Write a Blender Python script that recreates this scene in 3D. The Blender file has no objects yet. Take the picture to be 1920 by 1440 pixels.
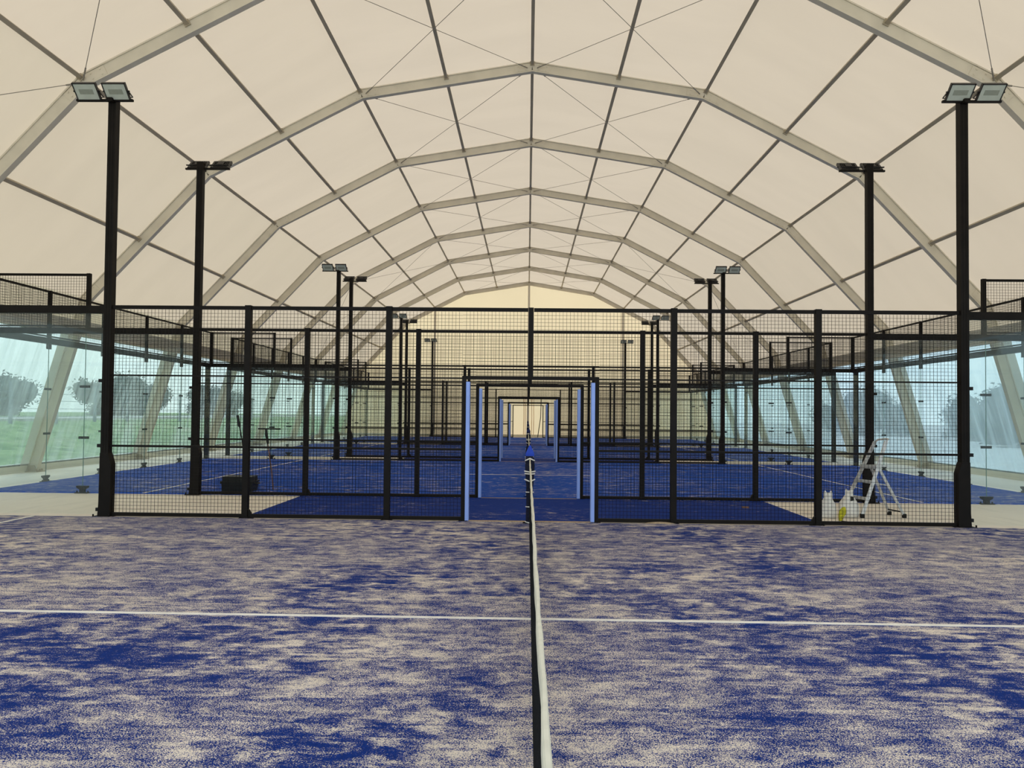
import bpy, math, random
from mathutils import Vector, Matrix
random.seed(7)
S = bpy.context.scene
COL = S.collection

# ------------------------------------------------------------------ camera, sky, sun, exposure
CAM_F, CAM_YAW, CAM_PITCH, CAM_ROLL = 1410.0, 0.0206, 0.0251, 0.0099
cam = bpy.data.cameras.new('camera')
cam.sensor_width = 36.0
cam.lens = CAM_F / 1920.0 * 36.0
cam.shift_y = 19.13 / 1920.0
cam.clip_start, cam.clip_end = 0.02, 400.0
camo = bpy.data.objects.new('camera', cam)
COL.objects.link(camo)
cy, sy, cp, sp = math.cos(CAM_YAW), math.sin(CAM_YAW), math.cos(CAM_PITCH), math.sin(CAM_PITCH)
fw = Vector((-sy * cp, cy * cp, sp))
rt = Vector((cy, sy, 0))
up = rt.cross(fw)
cr, sr = math.cos(CAM_ROLL), math.sin(CAM_ROLL)
r2, u2 = cr * rt + sr * up, -sr * rt + cr * up
m = Matrix(((r2.x, u2.x, -fw.x, -0.0419), (r2.y, u2.y, -fw.y, 0.0), (r2.z, u2.z, -fw.z, 1.5179), (0, 0, 0, 1)))
camo.matrix_world = m
S.camera = camo

world = bpy.data.worlds.new('sky')
S.world = world
world.use_nodes = True
nt = world.node_tree
nt.nodes.clear()
wo = nt.nodes.new('ShaderNodeOutputWorld')
bg = nt.nodes.new('ShaderNodeBackground')
tc = nt.nodes.new('ShaderNodeTexCoord')
sx = nt.nodes.new('ShaderNodeSeparateXYZ')
rp = nt.nodes.new('ShaderNodeValToRGB')
nt.links.new(tc.outputs['Generated'], sx.inputs[0])
nt.links.new(sx.outputs['Z'], rp.inputs[0])
rp.color_ramp.elements[0].position = 0.0
rp.color_ramp.elements[0].color = (0.80, 0.92, 0.96, 1)
rp.color_ramp.elements[1].position = 0.7
rp.color_ramp.elements[1].color = (0.62, 0.78, 1.0, 1)
nt.links.new(rp.outputs[0], bg.inputs['Color'])
bg.inputs['Strength'].default_value = 1.5
nt.links.new(bg.outputs[0], wo.inputs[0])

sun = bpy.data.lights.new('sun', 'SUN')
sun.energy = 1.0
sun.angle = math.radians(12)
sun.color = (1.0, 0.93, 0.82)
suno = bpy.data.objects.new('sun', sun)
COL.objects.link(suno)
suno.rotation_euler = Vector((0.10, -0.62, -0.78)).to_track_quat('-Z', 'Y').to_euler()
suno.location = (0, 60, 60)

vs = S.view_settings
vs.view_transform = 'Standard'
vs.look = 'None'
vs.gamma = 1.0
vs.use_curve_mapping = False
vs.exposure = 0.72
S.cycles.transparent_max_bounces = 48
S.cycles.max_bounces = 10
S.cycles.diffuse_bounces = 5
S.cycles.caustics_reflective = False
S.cycles.caustics_refractive = False


# ------------------------------------------------------------------ materials
def srgb(r, g, b):
    f = lambda c: ((c / 255.0) / 12.92) if c / 255.0 <= 0.04045 else (((c / 255.0) + 0.055) / 1.055) ** 2.4
    return (f(r), f(g), f(b), 1.0)


class NT:
    def __init__(self, name):
        self.m = bpy.data.materials.new(name)
        self.m.use_nodes = True
        self.t = self.m.node_tree
        self.t.nodes.clear()
        self.out = self.n('ShaderNodeOutputMaterial')

    def n(self, typ, **kw):
        x = self.t.nodes.new(typ)
        for k, v in kw.items():
            setattr(x, k, v)
        return x

    def l(self, a, b):
        self.t.links.new(a, b)

    def val(self, sock, v):
        if hasattr(v, 'is_output'):
            self.l(v, sock)
        else:
            sock.default_value = v

    def pos(self, sc=(1, 1, 1)):
        g = self.n('ShaderNodeNewGeometry')
        v = self.n('ShaderNodeVectorMath', operation='MULTIPLY')
        self.l(g.outputs['Position'], v.inputs[0])
        v.inputs[1].default_value = sc
        return v.outputs[0]

    def noise(self, vec, scale, detail=2.0, rough=0.5, dist=0.0):
        x = self.n('ShaderNodeTexNoise')
        self.l(vec, x.inputs['Vector'])
        x.inputs['Scale'].default_value = scale
        x.inputs['Detail'].default_value = detail
        x.inputs['Roughness'].default_value = rough
        x.inputs['Distortion'].default_value = dist
        return x.outputs['Fac']

    def math(self, op, a, b=None, c=None):
        x = self.n('ShaderNodeMath', operation=op)
        self.val(x.inputs[0], a)
        if b is not None:
            self.val(x.inputs[1], b)
        if c is not None:
            self.val(x.inputs[2], c)
        return x.outputs[0]

    def maprange(self, v, a, b, c=0.0, d=1.0, smooth=True):
        x = self.n('ShaderNodeMapRange')
        if smooth:
            x.interpolation_type = 'SMOOTHSTEP'
        self.l(v, x.inputs['Value'])
        for k, q in zip(('From Min', 'From Max', 'To Min', 'To Max'), (a, b, c, d)):
            x.inputs[k].default_value = q
        return x.outputs[0]

    def mix(self, f, a, b):
        x = self.n('ShaderNodeMix', data_type='RGBA')
        self.val(x.inputs[0], f)
        self.val(x.inputs[6], a)
        self.val(x.inputs[7], b)
        return x.outputs[2]

    def bump(self, h, strength, dist=0.01):
        x = self.n('ShaderNodeBump')
        x.inputs['Strength'].default_value = strength
        x.inputs['Distance'].default_value = dist
        self.l(h, x.inputs['Height'])
        return x.outputs[0]

    def principled(self, color, rough=0.5, metal=0.0, normal=None, spec=0.5):
        p = self.n('ShaderNodeBsdfPrincipled')
        self.val(p.inputs['Base Color'], color)
        self.val(p.inputs['Roughness'], rough)
        p.inputs['Metallic'].default_value = metal
        p.inputs['Specular IOR Level'].default_value = spec
        if normal is not None:
            self.l(normal, p.inputs['Normal'])
        self.l(p.outputs[0], self.out.inputs[0])
        return p


def simple(name, col, rough=0.5, metal=0.0, var=0.06, scale=6.0, spec=0.5, bump=0.0):
    k = NT(name)
    v = k.noise(k.pos(), scale, 4.0)
    dark = tuple(c * (1 - var) for c in col[:3]) + (1,)
    lite = tuple(min(1, c * (1 + var)) for c in col[:3]) + (1,)
    c = k.mix(k.maprange(v, 0.3, 0.7), dark, lite)
    nrm = k.bump(k.noise(k.pos(), scale * 20, 2.0), bump) if bump else None
    k.principled(c, rough, metal, nrm, spec)
    return k.m


def turf_material(name, bias, grain, blue, sand, patch=1.0):
    k = NT(name)
    p = k.pos((0.7, 1.0, 1.0))
    a = k.noise(p, 0.42, 3.0, 0.55, 0.4)
    b = k.noise(p, 2.0, 5.0, 0.6, 0.7)
    c = k.noise(k.pos((0.6, 1.0, 1.0)), 8.0, 6.0, 0.72, 0.4)
    d = k.noise(k.pos(), 150.0, 2.0, 0.7)
    brush = k.noise(k.pos((0.25, 7.0, 1.0)), 4.0, 3.0)
    g = k.maprange(k.noise(k.pos(), 0.33, 2.0), 0.36, 0.60, 0.45 * grain, 1.15 * grain)
    s = k.math('MULTIPLY_ADD', k.math('SUBTRACT', a, 0.5), 0.5 * patch, bias)
    s = k.math('MULTIPLY_ADD', k.math('SUBTRACT', b, 0.5), 0.8 * patch, s)
    s = k.math('MULTIPLY_ADD', k.math('SUBTRACT', c, 0.5), 1.8, s)
    s = k.math('MULTIPLY_ADD', k.math('SUBTRACT', brush, 0.5), 0.5, s)
    s = k.math('ADD', k.math('MULTIPLY', k.math('SUBTRACT', d, 0.5), g), s)
    f = k.maprange(s, -0.15, 0.21)
    deep = k.mix(k.maprange(k.noise(k.pos(), 60.0, 2.0), 0.3, 0.7), tuple(x * 0.75 for x in blue[:3]) + (1,), blue)
    sandv = k.mix(k.maprange(k.noise(k.pos(), 3.0, 3.0), 0.35, 0.7), sand, tuple(x * 0.86 for x in sand[:3]) + (1,))
    col = k.mix(f, deep, sandv)
    h = k.math('ADD', k.math('MULTIPLY', d, 0.6), k.math('MULTIPLY', c, 0.8))
    k.principled(col, 0.92, 0.0, k.bump(h, 0.5, 0.012), 0.15)
    return k.m


def membrane_material(name, trans, diff, ft=0.75):
    k = NT(name)
    w = k.noise(k.pos((0.5, 1.6, 0.5)), 0.8, 4.0, 0.55)
    n1 = k.bump(k.noise(k.pos((1, 2.5, 1)), 1.2, 3.0), 0.15, 0.05)
    c1 = k.mix(k.maprange(w, 0.3, 0.7), trans, tuple(x * 0.955 for x in trans[:3]) + (1,))
    t = k.n('ShaderNodeBsdfTranslucent')
    k.val(t.inputs['Color'], c1)
    k.l(n1, t.inputs['Normal'])
    d = k.n('ShaderNodeBsdfDiffuse')
    d.inputs['Color'].default_value = diff
    k.l(n1, d.inputs['Normal'])
    x = k.n('ShaderNodeMixShader')
    x.inputs[0].default_value = ft
    k.l(d.outputs[0], x.inputs[1])
    k.l(t.outputs[0], x.inputs[2])
    k.l(x.outputs[0], k.out.inputs[0])
    return k.m


def glass_material(name, tint, refl=0.05, haze=0.0):
    k = NT(name)
    t = k.n('ShaderNodeBsdfTransparent')
    t.inputs['Color'].default_value = tint
    g = k.n('ShaderNodeBsdfGlossy')
    g.inputs['Roughness'].default_value = 0.02
    g.inputs['Color'].default_value = (0.9, 1.0, 0.97, 1)
    lw = k.n('ShaderNodeLayerWeight')
    lw.inputs['Blend'].default_value = 0.5
    fr = k.math('MULTIPLY_ADD', k.math('POWER', lw.outputs['Facing'], 5.0), 0.45, refl * 0.4)
    x = k.n('ShaderNodeMixShader')
    k.l(fr, x.inputs[0])
    k.l(t.outputs[0], x.inputs[1])
    k.l(g.outputs[0], x.inputs[2])
    last = x.outputs[0]
    if haze:
        d = k.n('ShaderNodeBsdfDiffuse')
        d.inputs['Color'].default_value = (0.7, 0.8, 0.78, 1)
        y = k.n('ShaderNodeMixShader')
        y.inputs[0].default_value = haze
        k.l(last, y.inputs[1])
        k.l(d.outputs[0], y.inputs[2])
        last = y.outputs[0]
    k.l(last, k.out.inputs[0])
    return k.m


def film_material(name, tint, haze_lo, haze_hi, milk):
    """clear PVC sheet: see-through, cloudy in creases that run down the slope"""
    k = NT(name)
    crease = k.noise(k.pos((0.25, 2.6, 0.35)), 1.5, 4.0, 0.55, 0.5)
    blot = k.noise(k.pos((1, 0.6, 1)), 0.7, 3.0)
    s = k.math('ADD', k.math('MULTIPLY', crease, 0.65), k.math('MULTIPLY', blot, 0.35))
    f = k.maprange(s, 0.40, 0.66, haze_lo, haze_hi)
    t = k.n('ShaderNodeBsdfTransparent')
    t.inputs['Color'].default_value = tint
    tr = k.n('ShaderNodeBsdfTranslucent')
    tr.inputs['Color'].default_value = milk
    df = k.n('ShaderNodeBsdfDiffuse')
    df.inputs['Color'].default_value = milk
    a = k.n('ShaderNodeMixShader')
    a.inputs[0].default_value = 0.3
    k.l(tr.outputs[0], a.inputs[1])
    k.l(df.outputs[0], a.inputs[2])
    x = k.n('ShaderNodeMixShader')
    k.l(f, x.inputs[0])
    k.l(t.outputs[0], x.inputs[1])
    k.l(a.outputs[0], x.inputs[2])
    k.l(x.outputs[0], k.out.inputs[0])
    return k.m


def concrete_material():
    k = NT('pale_concrete')
    a = k.noise(k.pos(), 0.6, 4.0)
    b = k.noise(k.pos((3, 0.4, 1)), 2.0, 4.0)
    c = k.mix(k.maprange(a, 0.3, 0.7), (0.86, 0.785, 0.67, 1), (0.79, 0.715, 0.61, 1))
    c = k.mix(k.maprange(b, 0.45, 0.75, 0, 0.35), c, (0.60, 0.55, 0.46, 1))
    k.principled(c, 0.7, 0, k.bump(k.noise(k.pos(), 90, 2), 0.1, 0.003), 0.3)
    return k.m


def grass_material():
    k = NT('rough_grass')
    a = k.noise(k.pos(), 0.35, 4.0)
    b = k.noise(k.pos(), 1.6, 5.0, 0.75)
    c = k.mix(k.maprange(b, 0.35, 0.68), (0.10, 0.20, 0.06, 1), (0.34, 0.46, 0.20, 1))
    c = k.mix(k.maprange(a, 0.5, 0.75, 0, 0.6), c, (0.45, 0.45, 0.27, 1))
    k.principled(c, 0.95, 0, k.bump(b, 0.6, 0.08), 0.1)
    return k.m


BLACK = simple('black_powder_coat', (0.0085, 0.0066, 0.0052, 1), 0.55, 0.0, 0.2, 5, 0.12)
WIRE = simple('black_wire', (0.010, 0.008, 0.007, 1), 0.6, 0, 0.2, 5, 0.12)
FITTING = simple('black_fitting', (0.014, 0.014, 0.014, 1), 0.5, 0, 0.2, 8, 0.2)
BOLT = simple('steel_bolt', (0.35, 0.34, 0.32, 1), 0.35, 0.9, 0.1, 30)
ALU = simple('white_aluminium', (0.66, 0.60, 0.48, 1), 0.5, 0.0, 0.05, 2.5, 0.35)
PURLIN = simple('grey_purlin', (0.42, 0.36, 0.26, 1), 0.5, 0.0, 0.06, 3, 0.35)
CABLE = simple('steel_cable', (0.30, 0.28, 0.24, 1), 0.45, 0.3, 0.1, 9)
BLUEPAD = simple('light_blue_pad', srgb(146, 172, 236), 0.6, 0, 0.04, 4, 0.3)
BLUECAP = simple('royal_blue_cap', srgb(22, 60, 168), 0.6, 0, 0.06, 12, 0.3)
NAVYCAP = simple('navy_cap', srgb(38, 48, 92), 0.7, 0, 0.2, 20, 0.2)
NAVY = simple('navy_netting', (0.010, 0.012, 0.028, 1), 0.8, 0, 0.3, 40, 0.2)
NETCORD = simple('black_cord', (0.009, 0.009, 0.009, 1), 0.85, 0, 0.2, 50, 0.1)
TAPE = simple('cream_tape', (0.66, 0.63, 0.50, 1), 0.8, 0, 0.05, 20, 0.2)
LACE = simple('white_lace', (0.78, 0.75, 0.68, 1), 0.8, 0, 0.05, 20, 0.2)
LINE = simple('white_line', (0.82, 0.78, 0.70, 1), 0.9, 0, 0.08, 14, 0.1)
CREAMPVC = simple('cream_pvc_strip', (0.72, 0.70, 0.60, 1), 0.6, 0, 0.04, 3, 0.3)
LAMPBODY = simple('black_lamp_housing', (0.011, 0.010, 0.009, 1), 0.4, 0, 0.1, 20, 0.4)
LAMPGLASS = simple('lamp_glass', (0.46, 0.48, 0.40, 1), 0.35, 0, 0.04, 9, 0.3)
LED = simple('lamp_led_board', (0.27, 0.28, 0.22, 1), 0.5, 0, 0.04, 30, 0.3)
LADDERM = simple('brushed_aluminium', (0.62, 0.61, 0.58, 1), 0.38, 0.55, 0.06, 20)
RUBBER = simple('black_rubber', (0.012, 0.012, 0.012, 1), 0.8, 0, 0.1, 20, 0.2)
BAG = simple('white_plastic_bag', (0.80, 0.78, 0.72, 1), 0.45, 0, 0.05, 20, 0.4, 0.3)
YELLOW = simple('yellow_green_cloth', (0.50, 0.47, 0.03, 1), 0.7, 0, 0.3, 25, 0.2)
CRATEM = simple('dark_plastic', (0.014, 0.016, 0.014, 1), 0.5, 0, 0.2, 10, 0.3)
REDWOOD = simple('brown_handle', (0.20, 0.10, 0.06, 1), 0.6, 0, 0.2, 10, 0.3)
SANDM = simple('loose_sand', (0.45, 0.34, 0.22, 1), 0.95, 0, 0.2, 60, 0.1, 0.5)
CONCRETE = concrete_material()
GRASS = grass_material()
ASPHALT = simple('pale_asphalt', (0.52, 0.50, 0.45, 1), 0.9, 0, 0.1, 1.5, 0.2)
HEDGE = simple('dark_leaves', (0.030, 0.062, 0.055, 1), 0.8, 0, 0.5, 2.5, 0.2)
BARK = simple('bark', (0.07, 0.055, 0.04, 1), 0.9, 0, 0.3, 9, 0.1)
FENCEGREY = simple('grey_fence_steel', (0.16, 0.20, 0.24, 1), 0.6, 0, 0.1, 4, 0.3)
ROOF = membrane_material('cream_roof_membrane', (0.425, 0.315, 0.21, 1), (0.78, 0.69, 0.54, 1))
GABLE = membrane_material('cream_gable_membrane', (0.68, 0.49, 0.315, 1), (0.78, 0.68, 0.52, 1))
STRIP = membrane_material('white_translucent_strip', (0.52, 0.47, 0.37, 1), (0.80, 0.77, 0.66, 1))
FILM_L = film_material('clear_film', (0.52, 0.555, 0.54, 1), 0.22, 0.60, (0.52, 0.55, 0.52, 1))
FILM_R = film_material('cloudy_blue_film', (0.48, 0.54, 0.575, 1), 0.38, 0.72, (0.47, 0.55, 0.575, 1))
GLASS = glass_material('green_tinted_glass', (0.965, 0.984, 0.974, 1), 0.05, 0.02)
GLASSEDGE = simple('glass_edge', (0.10, 0.22, 0.19, 1), 0.2, 0, 0.05, 9)
SANDC = (0.80, 0.70, 0.58, 1)
BLUE1 = srgb(7, 46, 124)
BLUE2 = srgb(14, 76, 178)
TURF_NEAR = turf_material('sanded_blue_turf', -0.075, 3.0, BLUE1, SANDC)
TURF_FAR = turf_material('blue_turf', -0.27, 1.5, BLUE2, SANDC, 0.8)
TURF_PATH = turf_material('deep_blue_turf', -0.38, 1.3, srgb(8, 50, 136), SANDC, 0.8)


# ------------------------------------------------------------------ mesh building
class B:
    def __init__(self):
        self.v, self.f, self.mi = [], [], []
        self.cur = 0

    def quad(self, *ids):
        self.f.append(ids)
        self.mi.append(self.cur)

    def box(self, c, s, R=None):
        c = Vector(c)
        hx, hy, hz = s[0] / 2, s[1] / 2, s[2] / 2
        b = len(self.v)
        for z in (-hz, hz):
            for x, y in ((-hx, -hy), (hx, -hy), (hx, hy), (-hx, hy)):
                p = Vector((x, y, z))
                self.v.append(tuple(c + (R @ p if R else p)))
        for q in ((3, 2, 1, 0), (4, 5, 6, 7), (0, 1, 5, 4), (1, 2, 6, 5), (2, 3, 7, 6), (3, 0, 4, 7)):
            self.quad(*[b + i for i in q])
        return self

    def span(self, lo, hi):
        return self.box([(a + b) / 2 for a, b in zip(lo, hi)], [abs(b - a) for a, b in zip(lo, hi)])

    def bar(self, p, q, w, h=None, upv=(0, 0, 1)):
        """rectangular bar from p to q"""
        p, q = Vector(p), Vector(q)
        d = (q - p)
        L = d.length
        d.normalize()
        u = Vector(upv)
        if abs(u.dot(d)) > 0.98:
            u = Vector((1, 0, 0))
        x = d.cross(u).normalized()
        z = x.cross(d)
        R = Matrix((x, d, z)).transposed()
        return self.box((p + q) / 2, (w, L, h or w), R)

    def tube(self, pts, r, n=8, cap=True, radii=None):
        pts = [Vector(p) for p in pts]
        base = len(self.v)
        u = None
        for i, p in enumerate(pts):
            d = (pts[min(i + 1, len(pts) - 1)] - pts[max(i - 1, 0)]).normalized()
            if u is None:
                a = Vector((0, 0, 1)) if abs(d.z) < 0.9 else Vector((1, 0, 0))
                u = (a - d * a.dot(d)).normalized()
            else:
                u = (u - d * u.dot(d)).normalized()
            w = d.cross(u)
            rr = radii[i] if radii else r
            for j in range(n):
                t = 2 * math.pi * j / n
                self.v.append(tuple(p + (u * math.cos(t) + w * math.sin(t)) * rr))
        for i in range(len(pts) - 1):
            for j in range(n):
                a, b = base + i * n + j, base + i * n + (j + 1) % n
                self.quad(a, b, b + n, a + n)
        if cap:
            self.quad(*[base + j for j in reversed(range(n))])
            self.quad(*[base + (len(pts) - 1) * n + j for j in range(n)])
        return self

    def prism(self, poly, axis, a, b):
        """polygon (2-D pairs) extruded along axis x/y/z from a to b"""
        base = len(self.v)
        n = len(poly)
        for t in (a, b):
            for (p, q) in poly:
                self.v.append({'x': (t, p, q), 'y': (p, t, q), 'z': (p, q, t)}[axis])
        self.quad(*[base + i for i in range(n)])
        self.quad(*[base + n + i for i in reversed(range(n))])
        for i in range(n):
            j = (i + 1) % n
            self.quad(base + i, base + n + i, base + n + j, base + j)
        return self

    def loft(self, rings, cap=True):
        base = len(self.v)
        n = len(rings[0])
        for r in rings:
            self.v += [tuple(p) for p in r]
        for i in range(len(rings) - 1):
            for j in range(n):
                a, b = base + i * n + j, base + i * n + (j + 1) % n
                self.quad(a, b, b + n, a + n)
        if cap:
            self.quad(*[base + j for j in reversed(range(n))])
            self.quad(*[base + (len(rings) - 1) * n + j for j in range(n)])
        return self

    def mesh(self, name, mats, smooth=False):
        me = bpy.data.meshes.new(name)
        me.from_pydata(self.v, [], self.f)
        for mt in (mats if isinstance(mats, (list, tuple)) else [mats]):
            me.materials.append(mt)
        if isinstance(mats, (list, tuple)) and len(mats) > 1:
            me.polygons.foreach_set('material_index', self.mi)
        import bmesh
        bm = bmesh.new()
        bm.from_mesh(me)
        bmesh.ops.recalc_face_normals(bm, faces=bm.faces)
        bm.to_mesh(me)
        bm.free()
        if smooth:
            me.polygons.foreach_set('use_smooth', [True] * len(me.polygons))
        me.update()
        return me


CACHE = {}


def shared(key, name, mats, fn, smooth=False):
    if key not in CACHE:
        b = B()
        fn(b)
        CACHE[key] = b.mesh(name, mats, smooth)
    return CACHE[key]


def put(name, me, parent=None, loc=(0, 0, 0), rot=(0, 0, 0), kind=None, label=None):
    o = bpy.data.objects.new(name, me)
    COL.objects.link(o)
    o.location = loc
    o.rotation_euler = rot
    if parent is not None:
        o.parent = parent
    if kind:
        o['kind'] = kind
    if label:
        o['label'] = label
    return o


def make(name, mats, fn, parent=None, loc=(0, 0, 0), rot=(0, 0, 0), kind=None, label=None, smooth=False):
    b = B()
    fn(b)
    return put(name, b.mesh(name, mats, smooth), parent, loc, rot, kind, label)


def thing(name, label, cat, loc=(0, 0, 0), rot=(0, 0, 0), group=None):
    o = bpy.data.objects.new(name, None)
    COL.objects.link(o)
    o.empty_display_size = 0.2
    o.location = loc
    o.rotation_euler = rot
    o['label'] = label
    o['category'] = cat
    if group:
        o['group'] = group
    return o


def tag(o, label, cat, group=None):
    o['label'] = label
    o['category'] = cat
    if group:
        o['group'] = group
    return o


def setting(name):
    o = bpy.data.objects.new(name, None)
    COL.objects.link(o)
    o['kind'] = 'structure'
    return o


ORD = ['nearest', 'second', 'third', 'fourth', 'fifth', 'sixth', 'seventh', 'eighth', 'ninth']
SIDE = {-1: 'left', 1: 'right'}

# ------------------------------------------------------------------ layout
FY = [10.55, 13.41, 23.40, 25.08, 35.08, 36.76, 46.76]          # the mesh fences, counted from the camera
COURTS = [(0.55, 10.55), (13.41, 23.40), (25.08, 35.08), (36.76, 46.76)]
AY = lambda k: 17.82 + 5.0 * k                                   # roof arches
HALF = [(0.0, 9.80), (4.10, 9.136), (7.80, 7.2245), (10.68, 4.15), (11.88, 0.0)]
POLY = [(-x, z) for x, z in reversed(HALF)][:-1] + HALF          # from left foot over the ridge to right foot


def offset_poly(d):
    out = []
    P = [Vector((x, 0, z)) for x, z in POLY]
    for i, p in enumerate(P):
        ns = []
        for a, b in ((i - 1, i), (i, i + 1)):
            if 0 <= a and b < len(P):
                t = (P[b] - P[a]).normalized()
                ns.append(Vector((-t.z, 0, t.x)))
        nn = sum(ns, Vector()).normalized()
        k = d / nn.dot(ns[0])
        q = p + nn * k
        if i in (0, len(P) - 1):
            q = p + ns[0] * d
            q.z = 0.0
        out.append((q.x, q.z))
    return out


MEMB = offset_poly(0.125)

# ------------------------------------------------------------------ floor, ground outside
make('floor', CONCRETE, lambda b: b.span((-12.05, -12.2, -0.25), (12.05, 48.1, 0.0)), kind='structure')


def ground_h(x, y):
    ax = abs(x)
    if x < 0:
        t = min(max((ax - 12.6) / 10.0, 0), 1)
        h = 0.85 * t * t * (3 - 2 * t)
        if ax > 27:
            h += min((ax - 27) * 0.01, 0.1)
        if 12.6 < ax < 27:
            h += 0.10 * math.sin(x * 1.7 + y * 0.9) * t + 0.06 * math.sin(y * 2.3 - x)* t
        return h - 0.1
    return -0.12


def terrain(x0, x1, nx, ny):
    def fn(b):
        ys = [-30 + 190 * j / ny for j in range(ny + 1)]
        xs = [x0 + (x1 - x0) * i / nx for i in range(nx + 1)]
        for y in ys:
            for x in xs:
                b.v.append((x, y, ground_h(x, y)))
        for j in range(ny):
            for i in range(nx):
                a = j * (nx + 1) + i
                b.quad(a, a + 1, a + nx + 2, a + nx + 1)
    return fn


g = make('ground', GRASS, terrain(-90, -12.05, 60, 120), kind='structure', smooth=True)
make('ground', ASPHALT, terrain(12.05, 90, 10, 20), kind='structure')
make('ground', GRASS, lambda b: b.span((-90, 48.1, -0.4), (90, 160, -0.13)), kind='structure')
make('road', ASPHALT, lambda b: b.span((-36, -30, 0.5), (-29, 160, 0.92)), kind='structure')

# ------------------------------------------------------------------ roof membrane, purlins, cables (ceiling)
ceiling = setting('ceiling')
NSEG = 10


def roof_sheet(b):
    pts = [MEMB[0]] + MEMB[1:-1] + [MEMB[-1]]
    # from the left eave (z 3.5) to the right eave
    def at(p, q, z):
        t = (z - p[1]) / (q[1] - p[1])
        return (p[0] + (q[0] - p[0]) * t, z)
    run = [at(MEMB[0], MEMB[1], 3.46)] + MEMB[1:-1] + [at(MEMB[-1], MEMB[-2], 3.46)]
    nb = 0
    rows = []
    for p in run:
        row = []
        for j in range(2):
            row.append(len(b.v))
            b.v.append((p[0], j * 5.0, p[1]))
        rows.append(row)
    for i in range(len(rows) - 1):
        b.quad(rows[i][0], rows[i + 1][0], rows[i + 1][1], rows[i][1])


for k in range(-4, 6):
    put('roof_sheet', shared('roof', 'roof_sheet', ROOF, roof_sheet), ceiling, (0, AY(k), 0))


def seg_point(x):
    for (x0, z0), (x1, z1) in zip(HALF[:-1], HALF[1:]):
        if x0 <= x <= x1:
            return z0 + (z1 - z0) * (x - x0) / (x1 - x0)


PUR = [(0, 0.0), (2.05, None), (4.10, None), (5.98, None), (7.80, None), (9.36, None)]


def purlin_mesh(b):
    b.span((-0.036, 0.06, -0.036), (0.036, 4.94, 0.036))
    for y in (0.06, 4.94):
        b.span((-0.055, y - 0.012, -0.055), (0.055, y + 0.012, 0.055))


for k in range(-2, 6):
    for x, _ in PUR:
        for s in ((1,) if x == 0 else (-1, 1)):
            z = seg_point(x)
            a = 0.0 if x == 0 else math.atan2(-(seg_point(x + 0.3) - z), 0.3) * s
            nx, nz = math.sin(a) * 0.07, math.cos(a) * 0.07
            put('purlin', shared('purlin', 'purlin', PURLIN, purlin_mesh), ceiling, (s * x + nx, AY(k), z + nz), (0, a, 0))


def cable(p, q):
    def fn(b):
        b.tube([p, q], 0.0065, 5)
        for e, o in ((p, q), (q, p)):
            d = (Vector(o) - Vector(e)).normalized()
            b.tube([Vector(e), Vector(e) + d * 0.32], 0.014, 6)
    make('bracing_cable', CABLE, fn, ceiling)


for k in range(-2, 6):
    ya, yb = AY(k) + 0.07, AY(k + 1) - 0.07
    for s in (-1, 1):
        A, K1, K2, K3 = [(s * x, z) for x, z in HALF[:4]]
        A = (s * 0.12, 9.76)
        cable((A[0], ya, A[1]), (K1[0] * 0.97, yb, K1[1]))
        cable((K1[0] * 0.97, ya, K1[1]), (A[0], yb, A[1]))
        if k in (-2, 3):
            cable((K1[0], ya, K1[1] - 0.03), (K2[0], yb, K2[1]))
            cable((K2[0], ya, K2[1]), (K1[0], yb, K1[1] - 0.03))
            cable((K2[0], ya, K2[1] - 0.05), (K3[0], yb, K3[1]))
            cable((K3[0], ya, K3[1]), (K2[0], yb, K2[1] - 0.05))

# ------------------------------------------------------------------ arches
OFFS = {d: offset_poly(d) for d in (-0.12, -0.095, 0.095, 0.12)}


def arch_segment(i):
    prof = [(-0.12, -0.065), (-0.12, 0.065), (-0.095, 0.065), (-0.095, 0.042), (0.095, 0.042), (0.095, 0.065),
            (0.12, 0.065), (0.12, -0.065), (0.095, -0.065), (0.095, -0.042), (-0.095, -0.042), (-0.095, -0.065)]
    def fn(b):
        r = []
        for e in (i, i + 1):
            r.append([(OFFS[d][e][0], y, OFFS[d][e][1]) for d, y in prof])
        b.loft(r)
    return fn


def gusset(i):
    """bolted plate over a knee, on both faces"""
    def fn(b):
        p = Vector((POLY[i][0], 0, POLY[i][1]))
        for y in (-0.0475, 0.0475):
            for j in (i - 1, i + 1):
                d = (Vector((POLY[j][0], 0, POLY[j][1])) - p).normalized()
                b.bar(p + Vector((0, y, 0)), p + d * 0.42 + Vector((0, y, 0)), 0.011, 0.17, Vector((0, 1, 0)).cross(d))
                nrm = Vector((0, 1, 0)).cross(d)
                for t in (0.16, 0.34):
                    for h in (-0.05, 0.05):
                        c = p + d * t + nrm * h + Vector((0, y, 0))
                        b.box(c + Vector((0, math.copysign(0.009, y), 0)), (0.026, 0.012, 0.026))
    return fn


def arch_foot(s):
    def fn(b):
        b.box((s * 11.88, 0, 0.012), (0.42, 0.34, 0.024))
        for x in (-0.15, 0.15):
            for y in (-0.12, 0.12):
                b.tube([(s * 11.88 + x, y, 0.02), (s * 11.88 + x, y, 0.07)], 0.016, 6)
        b.prism([(s * 11.72, 0.02), (s * 11.99, 0.02), (s * 11.96, 0.16), (s * 11.80, 0.16)], 'y', 0.062, 0.074)
        b.prism([(s * 11.72, 0.02), (s * 11.99, 0.02), (s * 11.96, 0.16), (s * 11.80, 0.16)], 'y', -0.074, -0.062)
    return fn


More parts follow.
